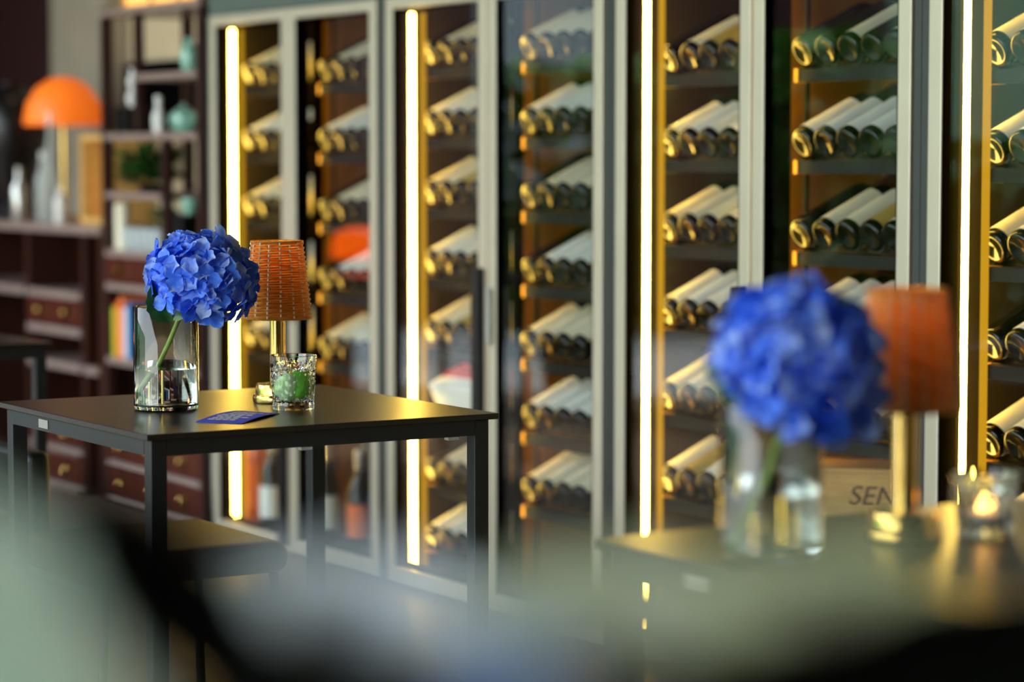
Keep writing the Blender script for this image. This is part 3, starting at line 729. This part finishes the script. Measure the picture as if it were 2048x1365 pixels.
def lime_wedge(name, label, loc, rot, r=.024, span=(0, 180), pm=None):
    t = thing(name, label, 'lime', loc, 0, 'lime pieces in the tumbler'); t.rotation_euler = rot
    m = MB(); prof = [(r * math.sin(R(a)), -r * 1.15 * math.cos(R(a))) for a in range(0, 181, 12)]
    m.lathe(prof, 18, None, R(span[0]), R(span[1])).build('peel', pm or M_lime, t, smooth=40)
    f = MB()
    for a in span:
        pts = [(.97 * q[0] * math.cos(R(a)), .97 * q[0] * math.sin(R(a)), q[1] * .97) for q in prof] + [(0, 0, 0)]
        f.add(pts, [(i, i + 1, len(prof)) for i in range(len(prof) - 1)])
    f.build('flesh', M_limeflesh, t)
    return t
lime_wedge('lime_wedge', 'pale green lime half at the left of the tumbler', (-.417, 4.812, TT + .042), (R(20), R(-25), R(40)), .026, (150, 330), mat('pale_lime_peel', (206, 246, 170), .4, var=.12, scale=200, sub=.3))
lime_wedge('lime_wedge', 'bright green lime wedge with yellow flesh at the right of the tumbler', (-.396, 4.822, TT + .043), (R(-35), R(30), R(10)), .027, (190, 340))
tl = thing('tealight_glass', 'low cut-glass tealight holder with a flame at the right edge', 'candle holder', (.590, 3.22, TT + .0003))
tumbler_mesh(.034, .043, .076).build('glass_wall', M_glass, tl, smooth=25)
MB().lathe([(0, .0125), (.019, .0125), (.019, .026), (.017, .026), (0, .024)], 24).build('candle', M_white, tl, smooth=40)
MB().lathe([(0, .027), (.003, .030), (.0042, .036), (.003, .044), (0, .052)], 12).build('flame', emitter('flame', (1, .45, .10), 26), tl, smooth=60)

# ---------------------------------------------------------------- card on the table
cd = thing('promo_card', 'blue and white printed card lying in front of the tumbler', 'card', (at(470, 843, 4.62).x, 4.62, TT + .0005), R(-30))
def card_mat():
    m = mat('card_print', (40, 66, 200), .6, var=.25, scale=25); return m
cpoly = [at(388, 845, 0) for _ in ()]
def on_table(px, py):
    Y = (CAM_H - TT) * 5200 / (py - 308); return Vector(((px - 1024) / 5200 * Y, Y, 0))
c4 = [on_table(388, 847), on_table(482, 850), on_table(557, 830), on_table(470, 824)]
O = sum(c4, Vector()) / 4; cd.location = (O.x, O.y, TT + .0005); cd.rotation_euler = (0, 0, 0)
c4 = [c - O for c in c4]
def cp(u_, v_, z): return ((c4[0] * (1 - u_) + c4[1] * u_) * (1 - v_) + (c4[3] * (1 - u_) + c4[2] * u_) * v_) + Vector((0, 0, z + .0035 * math.sin(v_ * 3.1)))
m = MB(); vs = []; n = 8
for i in range(n + 1):
    for (u_, z) in ((0, 0), (1, 0), (1, .0009), (0, .0009)): vs.append(cp(u_, i / n, z))
fs = [(0, 1, 2, 3), (n * 4 + 3, n * 4 + 2, n * 4 + 1, n * 4)]
for i in range(n):
    for a in range(4): fs.append((i * 4 + a, (i + 1) * 4 + a, (i + 1) * 4 + (a + 1) % 4, i * 4 + (a + 1) % 4))
m.add(vs, fs).build('card_sheet', card_mat(), cd, smooth=30)
pr = MB(); rr = random.Random(3)
for i in range(9):
    v0 = .14 + i * .085; u0 = .10 + .1 * rr.random(); u1 = .9 - .3 * rr.random()
    k = 4
    for q in range(k):
        a0 = u0 + (u1 - u0) * q / k; a1 = u0 + (u1 - u0) * (q + .82) / k
        pr.add([cp(a0, v0, .0012), cp(a1, v0, .0012), cp(a1, v0 + .056, .0011), cp(a0, v0 + .056, .0011)], [(0, 1, 2, 3)])
pr.build('white_print', M_label[1], cd)

# ---------------------------------------------------------------- greenery beyond the terrace opening (mirrored in the glass)
M_bush = mat('sunlit_shrub_leaf', (96, 150, 44), .5, var=.3, scale=20)
for i, (x, y, h) in enumerate(((-5.3, 9.0, 1.62), (-5.6, 7.9, 1.75), (-4.9, 7.0, 1.25), (-5.6, 6.0, 1.5))):
    leafy('terrace_shrub', 'leafy terrace shrub mirrored in the cabinet glass, %s from the far end' % NTH[i], (x, y, 0), 1500, .40, h - .35, M_bush, .35, 40 + i, .14, .2, 'terrace shrubs')
M_pave = mat('terrace_paving', (170, 168, 160), .7, var=.08, scale=2)
MB().box(-20, -6, -8, 26, -.12, -.02).build('terrace_ground', M_pave, struct=True)

nb_ = thing('neighbour_building', 'dark facade across the terrace, seen only mirrored in the cabinet glass', 'building', (-10.2, 9.7, -.02))
MB().box(-3, 0, 0, 12, 0, 6.0).build('facade', M_dark, nb_)
for k in range(4): MB().box(-.02, .03, 1.2 + 2.4 * k, 2.3 + 2.4 * k, .9, 2.4).build('window', mat('facade_window', (150, 160, 160), .2), nb_)

gw = MB().box(-.2, 0, 0, 8.5, 0, 3.4).build('garden_wall', mat('pale_green_render', (150, 196, 158), .8, var=.1, scale=1), None, (-12, 1.1, -.02))
tag(gw, 'pale green garden wall beyond the terrace, mirrored in the rightmost cabinet', 'wall')
# unseen warm ceiling light, added to brighten the curio wall
dl = thing('added_ceiling_light', 'added round ceiling fill light above the curio shelf, out of view', 'fill light', W(-1.5, .10, 2.94))
MB().lathe([(0, .06), (.06, .06), (.06, 0), (.05, 0), (.05, .02), (0, .02)], 24).build('added_light_housing', M_black, dl, smooth=40)
MB().lathe([(0, .016), (.048, .016), (.048, .0185), (0, .0185)], 24).build('added_light_diffuser', emitter('fill_light', (1, .72, .42), 60), dl, smooth=40)

# ---------------------------------------------------------------- plant close to the lens
fp = thing('foreground_plant', 'broad-leaved plant right in front of the lens, blurred across the bottom', 'plant', (.02, .72, 0))
M_f1 = mat('silver_green_leaf', (84, 96, 74), .35, var=.12, scale=20)
M_f2 = mat('sky_sheen_leaf', (186, 196, 198), .3, var=.12, scale=20)  # pale leaf, the sky's sheen put into its base colour
M_f3 = mat('olive_leaf', (140, 144, 98), .35, var=.12, scale=20)
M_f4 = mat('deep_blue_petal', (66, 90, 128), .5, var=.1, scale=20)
M_f5 = mat('shaded_dark_leaf', (12, 20, 14), .5, var=.2, scale=20)  # leaves in shade, the darkness put into their base colour
def fleaf(a, b, width, Y0, Y1, m_, up=(-.5, -.4, .8), droop=.05):
    o = Vector((.02, .72, 0)); A = at(a[0], a[1], Y0) - o; Bp = at(b[0], b[1], Y1) - o
    L = (Bp - A).length; d = (Bp - A).normalized()
    lf = broad_leaf(L, width, droop, .12, n=14).build('leaf', m_, fp, smooth=60)
    zax = (Vector(up) - d * Vector(up).dot(d)).normalized(); yax = zax.cross(d)
    lf.matrix_local = Matrix.Translation(A) @ Matrix((d, yax, zax)).transposed().to_4x4()
    so = lf.modifiers.new('thickness', 'SOLIDIFY'); so.thickness = .0006
UF = (-.75, -.55, .35)
UG = (-.8, -.45, .45)
fleaf((330, 1720), (-340, 960), .105, .76, .98, M_f1, (-1, -.2, .3))
fleaf((360, 1240), (940, 1215), .048, .98, .80, M_f2, UG)
fleaf((920, 1240), (1560, 1215), .050, 1.02, .82, M_f3, UG)
fleaf((1380, 1245), (1850, 1120), .042, 1.02, .84, M_f3, UG)
fleaf((870, 1470), (1130, 1320), .034, .80, .74, M_f4, UG)
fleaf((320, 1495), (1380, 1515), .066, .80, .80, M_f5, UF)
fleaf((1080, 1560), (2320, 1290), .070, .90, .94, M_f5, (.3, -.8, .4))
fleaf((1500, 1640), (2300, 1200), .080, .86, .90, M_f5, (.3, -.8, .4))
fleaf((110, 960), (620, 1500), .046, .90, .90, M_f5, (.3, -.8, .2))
MB().tube([(0, .0, .30), (0, 0, .9), (.01, 0, 1.02)], [.012, .008, .005], 10).build('stem', M_stem, fp)
MB().lathe([(0, 0), (.12, 0), (.16, .32), (.145, .32), (.13, .28), (0, .28)], 32).build('pot', M_black, fp, smooth=40)
for p in protos:
    if p not in used: 
        for ch in list(protos[p].children): bpy.data.objects.remove(ch)
        bpy.data.objects.remove(protos[p])
